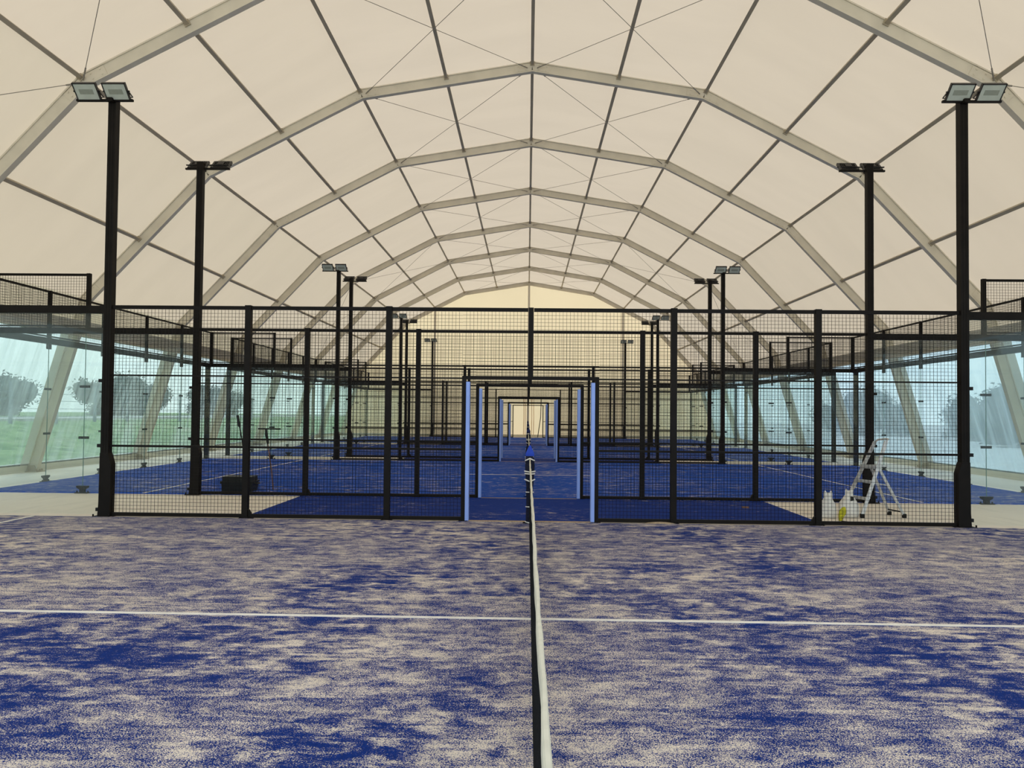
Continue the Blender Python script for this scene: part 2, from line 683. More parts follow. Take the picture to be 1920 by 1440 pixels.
ARCH_WHERE = ['over the middle of the near court', 'whose shoulders meet the nearest floodlights',
              'whose ridge is the highest one in view', 'with its ridge second from the top of the view',
              'with its ridge third from the top of the view', 'with its ridge fourth from the top of the view',
              'with its ridge fifth from the top of the view', 'last but one before the far end wall', 'standing against the far end wall']
for n, k in enumerate(range(-2, 7)):
    t = thing('roof_arch', 'white aluminium roof arch ' + ARCH_WHERE[n], 'arch', (0, AY(k), 0))
    names = ['leg', 'haunch', 'rafter', 'top_rafter', 'top_rafter', 'rafter', 'haunch', 'leg']
    for i in range(8):
        put(names[i], shared(('arch', i), names[i], ALU, arch_segment(i)), t)
    for i in range(1, 8):
        put('gusset_plate', shared(('gus', i), 'gusset_plate', ALU, gusset(i)), t)
    for s in (-1, 1):
        put('base_plate', shared(('foot', s), 'base_plate', PURLIN, arch_foot(s)), t)


# ------------------------------------------------------------------ side walls
def wall_x(z, d=0.125):
    """|x| of the wall surface at height z below the eave"""
    (x0, z0), (x1, z1) = MEMB[-1], MEMB[-2]
    return x0 + (x1 - x0) * (z - z0) / (z1 - z0) + (d - 0.125)


for s in (-1, 1):
    w = setting('wall_' + SIDE[s])

    def sheet(b):
        for y in (0.0, 5.0):
            for z in (0.16, 3.46):
                b.v.append((s * wall_x(z), y, z))
        b.quad(0, 1, 3, 2)

    def strip(b):
        for y in (-0.36, 0.36):
            for z in (0.16, 3.40):
                b.v.append((s * wall_x(z, 0.118), y, z))
        b.quad(0, 1, 3, 2)

    def eave(b):
        x0, x1 = wall_x(3.30, -0.02), wall_x(3.62, -0.02)
        b.prism([(s * x0, 3.30), (s * (x0 - 0.10), 3.30), (s * (x1 - 0.10), 3.62), (s * x1, 3.62)], 'y', 0.06, 4.94)
        b.prism([(s * x0, 3.26), (s * (x0 - 0.15), 3.26), (s * (x0 - 0.15), 3.30), (s * x0, 3.30)], 'y', 0.06, 4.94)

    def sill(b):
        b.prism([(s * 11.98, 0.0), (s * 12.13, 0.0), (s * 12.08, 0.20), (s * 11.95, 0.20)], 'y', 0.0, 5.0)
        b.prism([(s * 11.95, 0.0), (s * 12.0, 0.0), (s * 12.0, 0.05), (s * 11.95, 0.05)], 'y', 0.08, 4.92)

    for k in range(-4, 6):
        put('clear_sheet', shared(('film', s), 'clear_sheet', FILM_L if s < 0 else FILM_R, sheet), w, (0, AY(k), 0))
        put('sill', shared(('sill', s), 'sill', CREAMPVC, sill), w, (0, AY(k), 0))
        put('welded_strip', shared(('strip', s), 'welded_strip', STRIP, strip), w, (0, AY(k), 0))
        if k >= -2:
            put('eave_beam', shared(('eave', s), 'eave_beam', ALU, eave), w, (0, AY(k), 0))

# ------------------------------------------------------------------ end walls
for nm, y, s in (('wall_back', AY(6) + 0.10, 1),):
    w = setting(nm)

    def gable(b):
        P = MEMB
        c = len(b.v)
        for x, z in P:
            b.v.append((x, 0, z))
        for x, z in P:
            b.v.append((x, 0, 0.0))
        n = len(P)
        for i in range(n - 1):
            b.quad(i, i + 1, n + i + 1, n + i)
    make('gable_sheet', GABLE, gable, w, (0, y, 0))
    if s > 0:
        for x in (-5.98, 0.0, 5.98):
            h = seg_point(abs(x)) - 0.12
            make('gable_post', ALU, lambda b: (b.span((x - 0.065, -0.2, 0.02), (x + 0.065, -0.06, h)),
                                               b.span((x - 0.14, -0.26, 0.0), (x + 0.14, -0.02, 0.02))), w, (0, y, 0))
        for x in (-0.28, -0.18, 0.22, 0.35):
            make('cloth_fold', GABLE, lambda b: b.tube([(x, -0.03, 0.05), (x + 0.02, -0.03, 1.3), (x, -0.03, 2.6)], 0.018, 5), w, (0, y, 0))
        make('trim_base', CREAMPVC, lambda b: b.span((-11.8, -0.06, 0.0), (11.8, -0.01, 0.16)), w, (0, y, 0))

# ------------------------------------------------------------------ turf of the courts, lines
TURFL = ['sand-strewn blue turf of the near court, in the foreground', 'blue turf of the second court, behind the first pair of fences',
         'blue turf of the third court, behind the fourth fence', 'blue turf of the farthest court, next to the end wall']
for i, (a, b_) in enumerate(COURTS):
    t = thing('court_turf', TURFL[i], 'turf', (0, a, 0))
    L = b_ - a
    make('pile', TURF_NEAR if i == 0 else TURF_FAR, lambda b: b.span((-9.97, 0.0 if i else -3.0, 0.0), (9.97, L - 0.09, 0.012)), t)
    lines = [((-6.95, L / 2 - 0.025), (6.95, L / 2 + 0.025), 'centre_line')]
    for s in (-1, 1):
        lines.append(((s * 6.975, 0.05), (s * 6.925, L - 0.12), 'service_line'))
    for p, q, nm in lines:
        make(nm, LINE, lambda b: b.span((p[0], p[1], 0.010), (q[0], q[1], 0.0145)), t)
tag(make('turf_path', TURF_PATH, lambda b: b.span((-4.05, FY[0] + 0.06, 0.0), (4.12, FY[1] - 0.06, 0.011))),
    'deep blue turf strip across the concrete between the first two fences', 'turf')
tag(make('turf_path', TURF_PATH, lambda b: b.span((-4.05, FY[2] + 0.06, 0.0), (4.12, FY[3] - 0.06, 0.011))),
    'deep blue turf strip across the concrete between the third and fourth fences', 'turf')
tag(make('turf_path', TURF_PATH, lambda b: b.span((-4.05, FY[4] + 0.06, 0.0), (4.12, FY[5] - 0.06, 0.011))),
    'deep blue turf strip across the concrete between the fifth and sixth fences', 'turf')


# ------------------------------------------------------------------ wire mesh
def wire_grid(w, h, step=0.05, r=0.0019):
    """welded wires in the xz plane, lower left corner at the origin"""
    def fn(b):
        n = max(1, round(w / step))
        for i in range(1, n):
            x = i * w / n
            b.box((x, 0, h / 2), (2 * r, 2 * r, h))
        n = max(1, round(h / step))
        for i in range(1, n):
            z = i * h / n
            b.box((w / 2, 2 * r, z), (w, 2 * r, 2 * r))
    return fn


def mesh_part(parent, w, h, loc, rot=(0, 0, 0)):
    w, h = round(w, 3), round(h, 3)
    return put('wire_mesh', shared(('wire', w, h), 'wire_mesh', WIRE, wire_grid(w, h)), parent, loc, rot, 'stuff')


# ------------------------------------------------------------------ mesh fences
def post_mesh(g):
    def fn(b):
        b.span((-0.041, -0.041, 0), (0.041, 0.041, 3.0))
        b.span((-0.043, -0.043, 2.985), (0.043, 0.043, 3.005))
        b.span((-0.075, -0.075, 0), (0.075, 0.075, 0.012))
        if g:
            b.prism([(g * 0.04, 0.0), (g * 0.115, 0.0), (g * 0.115, 0.02), (g * 0.06, 0.12), (g * 0.04, 0.13)], 'y', -0.02, 0.02)
        for x in (-0.058, 0.058):
            for y in (-0.058, 0.058):
                b.tube([(x, y, 0.01), (x, y, 0.03)], 0.009, 6)
    return fn


FENCEL = ['nearest black wire mesh fence, standing along the edge of the foreground turf',
          'second black wire mesh fence, behind the step ladder and the concrete strip',
          'third black wire mesh fence, at the far side of the second court',
          'fourth black wire mesh fence, at the near side of the third court',
          'fifth black wire mesh fence, at the far side of the third court',
          'sixth black wire mesh fence, at the near side of the farthest court',
          'last black wire mesh fence, just before the far end wall']
for i, y in enumerate(FY):
    f = thing('mesh_fence', FENCEL[i], 'fence', (0, y, 0), group='mesh fences across the hall')
    for x in (-4, -2, 2, 4):
        gset = {-4: 1, 4: -1}.get(x, 0)
        put('post', shared(('post', gset), 'post', BLACK, post_mesh(gset)), f, (x, 0, 0))
    put('hanging_post', shared('hang', 'hanging_post', BLACK, lambda b: b.span((-0.036, -0.036, 2.0), (0.036, 0.036, 3.0))), f)
    for s in (-1, 1):
        put('door_post', shared('dpost', 'door_post', BLACK, lambda b: (b.span((-0.028, -0.035, 0), (0.028, 0.035, 2.03)),
                                                                      b.span((-0.06, -0.06, 0), (0.06, 0.06, 0.01)))), f, (s * 0.93, 0, 0))

        def pad(b):
            b.span((-0.026, -0.055, 0.015), (0.026, 0.055, 1.95))
            b.span((-0.020, -0.062, 0.02), (0.020, 0.062, 1.945))
        i < 6 and put('door_pad', shared('dpad', 'door_pad', BLUEPAD, pad), f, (s * 0.875, 0, 0), label='light blue padding on a door post')
    put('lintel', shared('lintel', 'lintel', BLACK, lambda b: b.span((-0.95, -0.03, 1.985), (0.95, 0.03, 2.035))), f)
    put('threshold', shared('thr', 'threshold', SANDM, lambda b: b.span((-0.85, -0.035, 0.0), (0.85, 0.035, 0.012))), f)
    for x0, x1 in ((-6, -4), (-4, -2), (-2, 0), (0, 2), (2, 4), (4, 6)):
        a, c = x0 + (0.055 if x0 == -6 else 0.04), x1 - (0.055 if x1 == 6 else 0.04)
        wt = c - a
        put('top_rail', shared(('toprail', wt), 'top_rail', BLACK, lambda b: b.span((0, -0.02, 2.945), (wt, 0.02, 2.995))), f, (a, 0, 0))
        if x0 in (-2, 0):
            da, dc = (-1.96, -0.96) if x0 == -2 else (0.96, 1.96)
            wd = dc - da
            mesh_part(f, wd, 2.88, (da, 0, 0.06))
            mesh_part(f, 0.92, 0.91, (-0.96 if x0 == -2 else 0.04, 0, 2.035))
            put('bottom_rail', shared('brail_d', 'bottom_rail', BLACK, lambda b: b.span((0, -0.02, 0.012), (wd, 0.02, 0.062))), f, (da, 0, 0))
            put('middle_rail', shared('mrail_d', 'middle_rail', BLACK, lambda b: b.span((0, -0.015, 0.985), (wd, 0.015, 1.015))), f, (da, 0, 0))
            put('upper_rail', shared('urail_d', 'upper_rail', BLACK, lambda b: b.span((0, -0.012, 1.99), (wd, 0.012, 2.012))), f, (da, 0, 0))
        else:
            mesh_part(f, wt, 2.88, (a, 0, 0.06))
            put('bottom_rail', shared(('brail', wt), 'bottom_rail', BLACK, lambda b: b.span((0, -0.02, 0.012), (wt, 0.02, 0.062))), f, (a, 0, 0))
            put('middle_rail', shared(('mrail', wt), 'middle_rail', BLACK, lambda b: b.span((0, -0.015, 0.985), (wt, 0.015, 1.015))), f, (a, 0, 0))
            put('upper_rail', shared(('urail', wt), 'upper_rail', BLACK, lambda b: b.span((0, -0.012, 1.99), (wt, 0.012, 2.012))), f, (a, 0, 0))


# ------------------------------------------------------------------ floodlight masts at the fence ends
def pole_mesh(b):
    b.span((-0.055, -0.055, 0.0), (0.055, 0.055, 5.99))
    b.span((-0.057, -0.057, 5.98), (0.057, 0.057, 6.0))
    # groove lines along the faces
    for x in (-0.02, 0.02):
        b.span((x - 0.004, -0.058, 0.9), (x + 0.004, -0.054, 5.9))


def sleeve_mesh(s):
    # widening plate at the foot on the fence side (s points to the middle of the hall)
    def fn(b):
        b.prism([(-s * 0.075, 0), (s * 0.10, 0), (s * 0.105, 0.74), (s * 0.056, 0.90), (-s * 0.057, 0.90), (-s * 0.062, 0.2)], 'y', -0.062, 0.062)
        b.span((-0.13, -0.11, 0), (0.13, 0.11, 0.014))
        for x in (-0.115, 0.115):
            for y in (-0.09, 0.09):
                b.tube([(x, y, 0.012), (x, y, 0.045)], 0.012, 6)
    return fn


LW, LH = 0.335, 0.245


def lamp_frame(b):
    # flat housing, front in -y' plane; local: x across, z up the panel, y depth (front at -y)
    b.span((-LW / 2, -0.012, -LH / 2), (LW / 2, 0.022, LH / 2))
    t = 0.014
    for x in (-LW / 2 + t / 2, LW / 2 - t / 2):
        b.span((x - t / 2, -0.022, -LH / 2), (x + t / 2, -0.010, LH / 2))
    for z in (-LH / 2 + t / 2, LH / 2 - t / 2):
        b.span((-LW / 2, -0.022, z - t / 2), (LW / 2, -0.010, z + t / 2))
    for i in range(9):
        x = -LW / 2 + 0.05 + i * (LW - 0.1) / 8
        b.span((x - 0.003, 0.020, -LH / 2 + 0.03), (x + 0.003, 0.040, LH / 2 - 0.03))
    b.span((-0.06, 0.020, -0.045), (0.06, 0.048, 0.045))


def lamp_glass(b):
    b.span((-LW / 2 + 0.014, -0.0165, -LH / 2 + 0.014), (LW / 2 - 0.014, -0.0125, LH / 2 - 0.014))


def lamp_led(b):
    b.span((-0.10, -0.0185, -0.035), (0.10, -0.0167, 0.035))


def lamp_bracket(b):
    # U bracket: arms at both sides that run back to a cross bar
    for s in (-1, 1):
        x = s * (LW / 2 + 0.008)
        b.bar((x, 0.0, 0.0), (x, 0.055, -0.105), 0.006, 0.022)
        b.tube([(s * LW / 2, 0.003, 0.0), (s * (LW / 2 + 0.022), 0.003, 0.0)], 0.012, 8)
    b.bar((-LW / 2 - 0.011, 0.058, -0.108), (LW / 2 + 0.011, 0.058, -0.108), 0.022, 0.006)


MASTL = ['nearest', 'second', 'third', 'fourth', 'fifth', 'sixth', 'last']
for i, y in enumerate(FY):
    facing = -1 if i % 2 == 0 else 1
    for s in (-1, 1):
        way = 'lamps turned towards the camera' if facing < 0 else 'lamps turned away from the camera'
        mst = thing('floodlight_mast', f'{MASTL[i]} black floodlight mast on the {SIDE[s]} side, {way}', 'light', (s * 6.0, y, 0),
                    group='floodlight masts at the fence ends')
        put('pole', shared('pole', 'pole', BLACK, pole_mesh), mst)
        put('base_sleeve', shared(('sleeve', s), 'base_sleeve', BLACK, sleeve_mesh(-s)), mst)
        sh = s * (-facing)           # side to which the pair is shifted
        xs = (0.31 * sh, -0.11 * sh)
        put('cross_arm', shared(('arm', sh), 'cross_arm', BLACK, lambda b: (b.span((-0.11 * sh - 0.2 * sh, -0.02, 5.895), (0.5 * sh, 0.02, 5.925)),
                                                                           b.span((-0.04, -0.07, 5.88), (0.04, 0.07, 5.93)))), mst, (0, facing * 0.07, 0))
        for x in xs:
            lamp = put('floodlight', shared('lampf', 'floodlight', LAMPBODY, lamp_frame), mst, (x, facing * 0.155, 6.005),
                       (math.radians(45), 0, 0) if facing < 0 else (math.radians(45), 0, math.pi))
            put('glass', shared('lampg', 'glass', LAMPGLASS, lamp_glass), lamp)
            put('led_board', shared('lampl', 'led_board', LED, lamp_led), lamp)
            put('bracket', shared('lampb', 'bracket', LAMPBODY, lamp_bracket), lamp)


# ------------------------------------------------------------------ glass walls of the courts
def pane_mesh(w, h=2.875):
    def fn(b):
        b.span((0.004, -0.006, 0.035), (w - 0.004, 0.006, h))
    return fn


def edge_mesh(b):
    b.span((-0.0035, -0.0066, 0.035), (0.0035, 0.0066, 2.87))


def clamp_mesh(b):
    b.span((-0.085, -0.022, -0.022), (0.085, -0.006, 0.022))
    b.span((-0.085, 0.006, -0.022), (0.085, 0.022, 0.022))
    for x in (-0.065, 0.065):
        b.tube([(x, -0.028, 0), (x, 0.028, 0)], 0.009, 8)


def foot_mesh(b):
    b.prism([(-0.105, 0.135), (0.105, 0.135), (0.10, 0.10), (0.045, 0.07), (0.045, 0.02), (-0.045, 0.02), (-0.045, 0.07), (-0.10, 0.10)], 'y', -0.028, -0.007)
    b.prism([(-0.105, 0.135), (0.105, 0.135), (0.10, 0.10), (0.045, 0.07), (0.045, 0.02), (-0.045, 0.02), (-0.045, 0.07), (-0.10, 0.10)], 'y', 0.007, 0.028)
    b.span((-0.12, -0.05, 0.0), (0.12, 0.05, 0.018))
    for x in (-0.10, 0.10):
        b.tube([(x, 0, 0.015), (x, 0, 0.045)], 0.013, 6)


def stub_mesh(b):
    b.span((-0.05, -0.026, 2.75), (0.05, 0.026, 2.89))


def pole_clamp(s):
    def fn(b):
        b.span((s * 0.045, -0.02, -0.024), (s * 0.125, 0.02, 0.024))
        b.tube([(s * 0.105, -0.026, 0), (s * 0.105, 0.026, 0)], 0.010, 8)
    return fn


def short_post(b):
    b.span((-0.032, -0.032, 2.98), (0.032, 0.032, 3.97))


def glass_run(t, n, w, posts_full):
    """n panes of width w along local x from 0; clamps and feet at the joints"""
    for j in range(n):
        put('glass_pane', shared(('pane', w), 'glass_pane', GLASS, pane_mesh(w)), t, (j * w, 0, 0))
    for j in range(1, n):
        put('joint_seal', shared('edge', 'joint_seal', GLASSEDGE, edge_mesh), t, (j * w, 0, 0))
        for z in (1.0, 1.92):
            put('clamp', shared('clamp', 'clamp', FITTING, clamp_mesh), t, (j * w, 0, z))
        put('foot', shared('gfoot', 'foot', FITTING, foot_mesh), t, (j * w, 0, 0))
        put('top_clamp', shared('stub', 'top_clamp', FITTING, stub_mesh), t, (j * w, 0, 0))
    L = n * w
    put('top_beam', shared(('tbeam', L), 'top_beam', BLACK, lambda b: (b.span((0.03, -0.03, 2.875), (L, 0.03, 2.985)),
                                                                     b.span((0.03, -0.014, 2.855), (L, 0.014, 2.875)))), t)


def upper_mesh(t, x0, n, w):
    for j in range(n + 1):
        put('mesh_post', shared('spost', 'mesh_post', BLACK, short_post), t, (x0 + j * w, 0, 0))
    for j in range(n):
        wt = w - 0.06
        put('top_rail', shared(('utop', wt), 'top_rail', BLACK, lambda b: b.span((0, -0.018, 3.925), (wt, 0.018, 3.965))), t, (x0 + j * w + 0.03, 0, 0))
        put('bottom_rail', shared(('ubot', wt), 'bottom_rail', BLACK, lambda b: b.span((0, -0.016, 3.0), (wt, 0.016, 3.03))), t, (x0 + j * w + 0.03, 0, 0))
        mesh_part(t, wt, 0.895, (x0 + j * w + 0.03, 0, 3.03))


WINGN = ['first', 'second', 'third', 'fourth', 'fifth', 'sixth', 'last']
for i, y in enumerate(FY):
    for s in (-1, 1):
        t = thing('glass_wing', f'clear glass wing in line with the {WINGN[i]} mesh fence, {SIDE[s]} of its floodlight mast', 'glass wall',
                  (s * 6.0, y, 0), (0, 0, 0 if s > 0 else math.pi), group='glass wings beside the mesh fences')
        # local x runs outward from the mast
        for j in range(2):
            put('glass_pane', shared(('pane', 1.97), 'glass_pane', GLASS, pane_mesh(1.97)), t, (j * 1.97 + 0.06, 0, 0))
        put('joint_seal', shared('edge', 'joint_seal', GLASSEDGE, edge_mesh), t, (2.03, 0, 0))
        for z in (1.0, 1.92):
            put('clamp', shared('clamp', 'clamp', FITTING, clamp_mesh), t, (2.03, 0, z))
        put('foot', shared('gfoot', 'foot', FITTING, foot_mesh), t, (2.03, 0, 0))
        for z in (0.10, 1.0, 1.92):
            put('post_clamp', shared('pclamp', 'post_clamp', FITTING, pole_clamp(1)), t, (0, 0, z))
        put('top_beam', shared('wbeam', 'top_beam', BLACK, lambda b: (b.span((0.06, -0.03, 2.875), (3.97, 0.03, 2.985)),
                                                                   b.tube([(0.13, -0.034, 2.93), (0.13, 0.034, 2.93)], 0.012, 8))), t)
        upper_mesh(t, 2.0, 1, 1.97)

ENDN = ['second', 'third', 'farthest']
for i, (a, c) in enumerate(COURTS[1:]):
    for s in (-1, 1):
        t = thing('glass_end_wall', f'glass end wall of the {ENDN[i]} court with wire mesh on top, at its {SIDE[s]} end', 'glass wall',
                  (s * 10.0, a, 0), (0, 0, math.pi / 2), group='glass end walls of the courts')
        w = (c - a) / 5.0
        glass_run(t, 5, round(w, 3), True)
        for x in (0.0, c - a):
            put('corner_post', shared('cpost', 'corner_post', BLACK, lambda b: (b.span((-0.05, -0.06, 0), (0.05, 0.06, 2.985)),
                                                                              b.span((-0.11, -0.1, 0), (0.11, 0.1, 0.014)))), t, (x, -s * 0.085, 0))
        upper_mesh(t, 0.0, 5, round(w, 3))


# ------------------------------------------------------------------ nets and net posts
def netting(L):
    def fn(b):
        h = 0.84
        n = int(L / 0.045)
        for i in range(n + 1):
            y = L * i / n
            b.box((0, y, 0.02 + h / 2), (0.005, 0.005, h))
        for i in range(19):
            b.box((0, L / 2, 0.025 + h * i / 18), (0.005, L, 0.005))
    return fn


def tape_mesh(L):
    def fn(b):
        n = int(L / 0.12)
        rings = []
        for i in range(n + 1):
            y = L * i / n
            dx = 0.0012 * math.sin(y * 2.1) + 0.001 * math.sin(y * 6.7 + 1) + 0.0008 * math.sin(y * 15.0)
            z = 0.90 - 0.012 * math.sin(math.pi * y / L)
            wv = 0.0076 + 0.001 * math.sin(y * 9 + 2)
            rings.append([(dx - wv, y, z - 0.06), (dx - wv, y, z - 0.006), (dx - wv * 0.5, y, z), (dx + wv * 0.6, y, z), (dx + wv, y, z - 0.006), (dx + wv, y, z - 0.06)])
        b.loft(rings)
    return fn


def net_post(loc, flip, label, capm=None):
    t = thing('net_post', label, 'net post', loc, (0, 0, math.pi if flip else 0), group='net posts')
    put('post', shared('npost', 'post', NAVY, lambda b: (b.span((-0.04, -0.04, 0), (0.04, 0.04, 0.93)), b.span((-0.09, -0.06, 0), (0.09, 0.06, 0.012)))), t)

    def cap(b):
        b.loft([[(-0.058, -0.05, 0.93), (0.058, -0.05, 0.93), (0.058, 0.05, 0.93), (-0.058, 0.05, 0.93)],
                [(-0.058, -0.05, 0.965), (0.058, -0.05, 0.965), (0.058, 0.05, 0.965), (-0.058, 0.05, 0.965)],
                [(-0.012, -0.02, 1.075), (0.012, -0.02, 1.075), (0.012, 0.02, 1.075), (-0.012, 0.02, 1.075)]])
    if capm:
        put('cap', shared(('ncap', capm.name), 'cap', capm, cap), t)

    def sleeve(b):
        prof = [(0.02, 0.052), (0.25, 0.046), (0.5, 0.045), (0.60, 0.056), (0.80, 0.066), (0.90, 0.058), (0.93, 0.04)]
        b.loft([[(r * math.cos(q), -0.055 + 0.55 * r * math.sin(q), z) for q in [2 * math.pi * k / 10 for k in range(10)]] for z, r in prof])
    put('gathered_net', shared('nslv', 'gathered_net', NAVY, sleeve), t, label='dark netting gathered on the post')

    for z, r, sag in ((0.885, 0.062, -0.03), (0.72, 0.072, 0.01), (0.69, 0.066, 0.004), (0.60, 0.068, 0.025), (0.44, 0.052, 0.0), (0.24, 0.052, 0.0), (0.03, 0.06, 0.012)):
        def lace(b):
            pts = []
            for k in range(9):
                q = math.pi + math.pi * k / 8
                pts.append((r * math.cos(q), -0.06 + 0.62 * r * math.sin(q), z + sag * (abs(math.cos(q)) - 0.5) * (1 if sag < 0 else 1)))
            b.tube(pts, 0.0095 if z > 0.5 else 0.007, 6)
        put('lace', shared(('lace', z), 'lace', LACE, lace, True), t)
    return t


COURTN = ['near', 'second', 'third', 'farthest']
for i, (a, c) in enumerate(COURTS):
    y0, y1 = a + 0.20, c - 0.16
    t = thing('court_net', f'black net with a cream top tape along the middle of the {COURTN[i]} court', 'net', (0, y0, 0), group='court nets')
    L = round(y1 - y0 - 0.1, 2)
    put('netting', shared(('netting', L), 'netting', NETCORD, netting(L)), t, (0, 0.05, 0), kind='stuff')
    put('top_tape', shared(('tape', L), 'top_tape', TAPE, tape_mesh(L)), t, (0, 0.05, 0))
    if i:
        net_post((0, y0, 0), True, f'navy net post without a cap, near end of the {COURTN[i]} court net')
    net_post((0, y1, 0), False, f'net post with white laces and {"royal blue" if i == 0 else "navy"} pointed cap, far end of {COURTN[i]} court', BLUECAP if i == 0 else NAVYCAP)

# ------------------------------------------------------------------ step ladder on the concrete strip
lad = thing('step_ladder', 'aluminium step ladder standing open on the concrete behind the nearest fence', 'ladder', (5.2, 11.6, 0))
LO = Vector((5.2, 11.6, 0))
A0, A1 = Vector((4.86, 11.86, 0.03)), Vector((5.33, 11.74, 1.13))
B0, B1 = Vector((4.99, 11.42, 0.03)), Vector((5.37, 11.46, 1.15))
C0, C1 = Vector((5.57, 11.79, 0.03)), Vector((5.25, 11.72, 0.76))
D0, D1 = Vector((5.64, 11.47, 0.03)), Vector((5.27, 11.50, 0.76))


def lr(p, q, t):
    return p + (q - p) * t


for p, q in ((A0, A1), (B0, B1)):
    make('front_rail', LADDERM, lambda b: b.bar(p - LO, q - LO, 0.022, 0.05, (1, 0, 0.4)), lad)
for p, q in ((C0, C1), (D0, D1)):
    make('rear_leg', LADDERM, lambda b: b.bar(p - LO, q - LO, 0.02, 0.036, (1, 0, -0.4)), lad)
hp = [A1 - LO, A1 - LO + Vector((0.04, -0.02, 0.035)), (A1 + B1) / 2 - LO + Vector((0.07, 0, 0.04)), B1 - LO + Vector((0.04, 0.02, 0.03)), B1 - LO]
make('hand_rail', LADDERM, lambda b: b.tube(hp, 0.014, 8), lad, smooth=True)
for tt in (0.235, 0.46):
    pa, pb = lr(A0, A1, tt) - LO, lr(B0, B1, tt) - LO
    make('tread', LADDERM, lambda b: (b.bar(pa, pb, 0.085, 0.022), b.bar(pa + Vector((-0.04, 0, -0.012)), pb + Vector((-0.04, 0, -0.012)), 0.008, 0.03)), lad)
pa, pb = lr(A0, A1, 0.665) - LO, lr(B0, B1, 0.665) - LO
make('platform', LADDERM, lambda b: (b.bar(pa + Vector((0.06, 0, 0)), pb + Vector((0.06, 0, 0)), 0.22, 0.025), b.bar(pa + Vector((-0.05, 0, -0.02)), pb + Vector((-0.05, 0, -0.02)), 0.01, 0.045)), lad)
make('rear_brace', RUBBER, lambda b: b.bar(lr(C0, C1, 0.08) - LO, lr(D0, D1, 0.08) - LO, 0.018, 0.018), lad)
make('side_stay', LADDERM, lambda b: b.bar(lr(B0, B1, 0.44) - LO, lr(D0, D1, 0.62) - LO, 0.01, 0.016), lad)
make('side_stay', LADDERM, lambda b: b.bar(lr(A0, A1, 0.44) - LO, lr(C0, C1, 0.62) - LO, 0.01, 0.016), lad)
for p in (A0, B0, C0, D0):
    make('rubber_foot', RUBBER, lambda b: b.box(Vector((p.x, p.y, 0.03)) - LO, (0.05, 0.045, 0.06)), lad)


# ------------------------------------------------------------------ plastic bags and small litter
def bag(loc, w, h, seed, label):
    rnd = random.Random(seed)
    t = thing('plastic_bag', label, 'bag', loc, (0, 0, rnd.uniform(-0.5, 0.5)), group='plastic bags by the ladder')
    n = 20
    ph = [rnd.uniform(0, 6.28) for _ in range(6)]
    prof = [(0.0, 0.70), (0.04, 0.92), (0.2, 1.0), (0.40, 0.97), (0.52, 0.86), (0.66, 0.62), (0.78, 0.42), (0.88, 0.26), (0.93, 0.12)]

    def body(b):
        rings = []
        for z, r in prof:
            ring = []
            for k in range(n):
                q = 2 * math.pi * k / n
                f = 1 + 0.07 * math.sin(3 * q + ph[0] + 4 * z) + 0.05 * math.sin(5 * q + ph[1] - 6 * z) + 0.04 * z * math.sin(9 * q + ph[2])
                ring.append((w / 2 * r * f * math.cos(q), w / 2 * 0.8 * r * f * math.sin(q), h * z * (1 + 0.03 * math.sin(2 * q + ph[3]))))
            rings.append(ring)
        b.loft(rings)
    make('sack', BAG, body, t, smooth=True)
    for s in (-1, 1):
        def handle(b):
            x = s * w * 0.10
            b.loft([[(x + r * math.cos(q) + dx, 0.55 * r * math.sin(q), h * z) for q in [2 * math.pi * k / 8 for k in range(8)]]
                    for z, r, dx in ((0.72, 0.035, 0), (0.84, 0.032, s * 0.004), (0.94, 0.022, s * 0.012), (1.0, 0.010, s * 0.016), (1.02, 0.003, s * 0.014))])
        make('handle', BAG, handle, t, smooth=True)
    return t


bag((4.46, 11.36, 0), 0.25, 0.40, 3, 'white plastic bag on the concrete beside the fence post')
b2 = bag((4.83, 11.50, 0), 0.30, 0.42, 5, 'white plastic bag with a dark print leaning by the ladder foot')
make('print', CRATEM, lambda b: b.prism([(-0.03, 0.25), (0.025, 0.26), (0.012, 0.31), (-0.01, 0.32)], 'y', -0.098, -0.055), b2)


def pouch(b):
    rings = []
    for z, r, dx in ((0.0, 0.022, 0), (0.05, 0.035, 0.005), (0.10, 0.05, 0.02), (0.15, 0.045, 0.035), (0.19, 0.028, 0.05), (0.205, 0.01, 0.055)):
        rings.append([(dx + r * math.cos(q) * (1 + 0.2 * math.sin(3 * q + z * 30)), 0.7 * r * math.sin(q), z) for q in [2 * math.pi * k / 12 for k in range(12)]])
    b.loft(rings)


tag(make('cloth', YELLOW, pouch, None, (4.52, 11.06, 0), smooth=True), 'crumpled yellow-green cloth on the concrete in front of a white bag', 'cloth')
tag(make('strap', RUBBER, lambda b: b.tube([(4.50, 10.98, 0.008), (4.56, 10.92, 0.008), (4.64, 10.86, 0.008), (4.74, 10.83, 0.008)], 0.007, 6)),
    'short black strap lying by the yellow-green cloth', 'strap')
tag(make('sand_heap', SANDM, lambda b: b.loft([[(1.80 + 0.22 * r * math.cos(q) * (1 + 0.15 * math.sin(3 * q)), 10.47 + 0.035 * r * math.sin(q), z) for q in [2 * math.pi * k / 16 for k in range(16)]]
                                              for r, z in ((1, 0.011), (0.75, 0.022), (0.4, 0.032), (0.1, 0.036))]), smooth=True),
    'small heap of tan sand against the bottom rail of the nearest fence', 'sand heap')
tag(make('board_piece', REDWOOD, lambda b: b.box((3.52, 12.35, 0.02), (0.10, 0.06, 0.03))), 'small brown piece of wood on the deep blue turf strip', 'wood')

# ------------------------------------------------------------------ crate, broom and rake beyond the second fence
cr = thing('crate', 'dark plastic crate on the blue turf behind the second fence', 'crate', (-5.42, 14.05, 0))


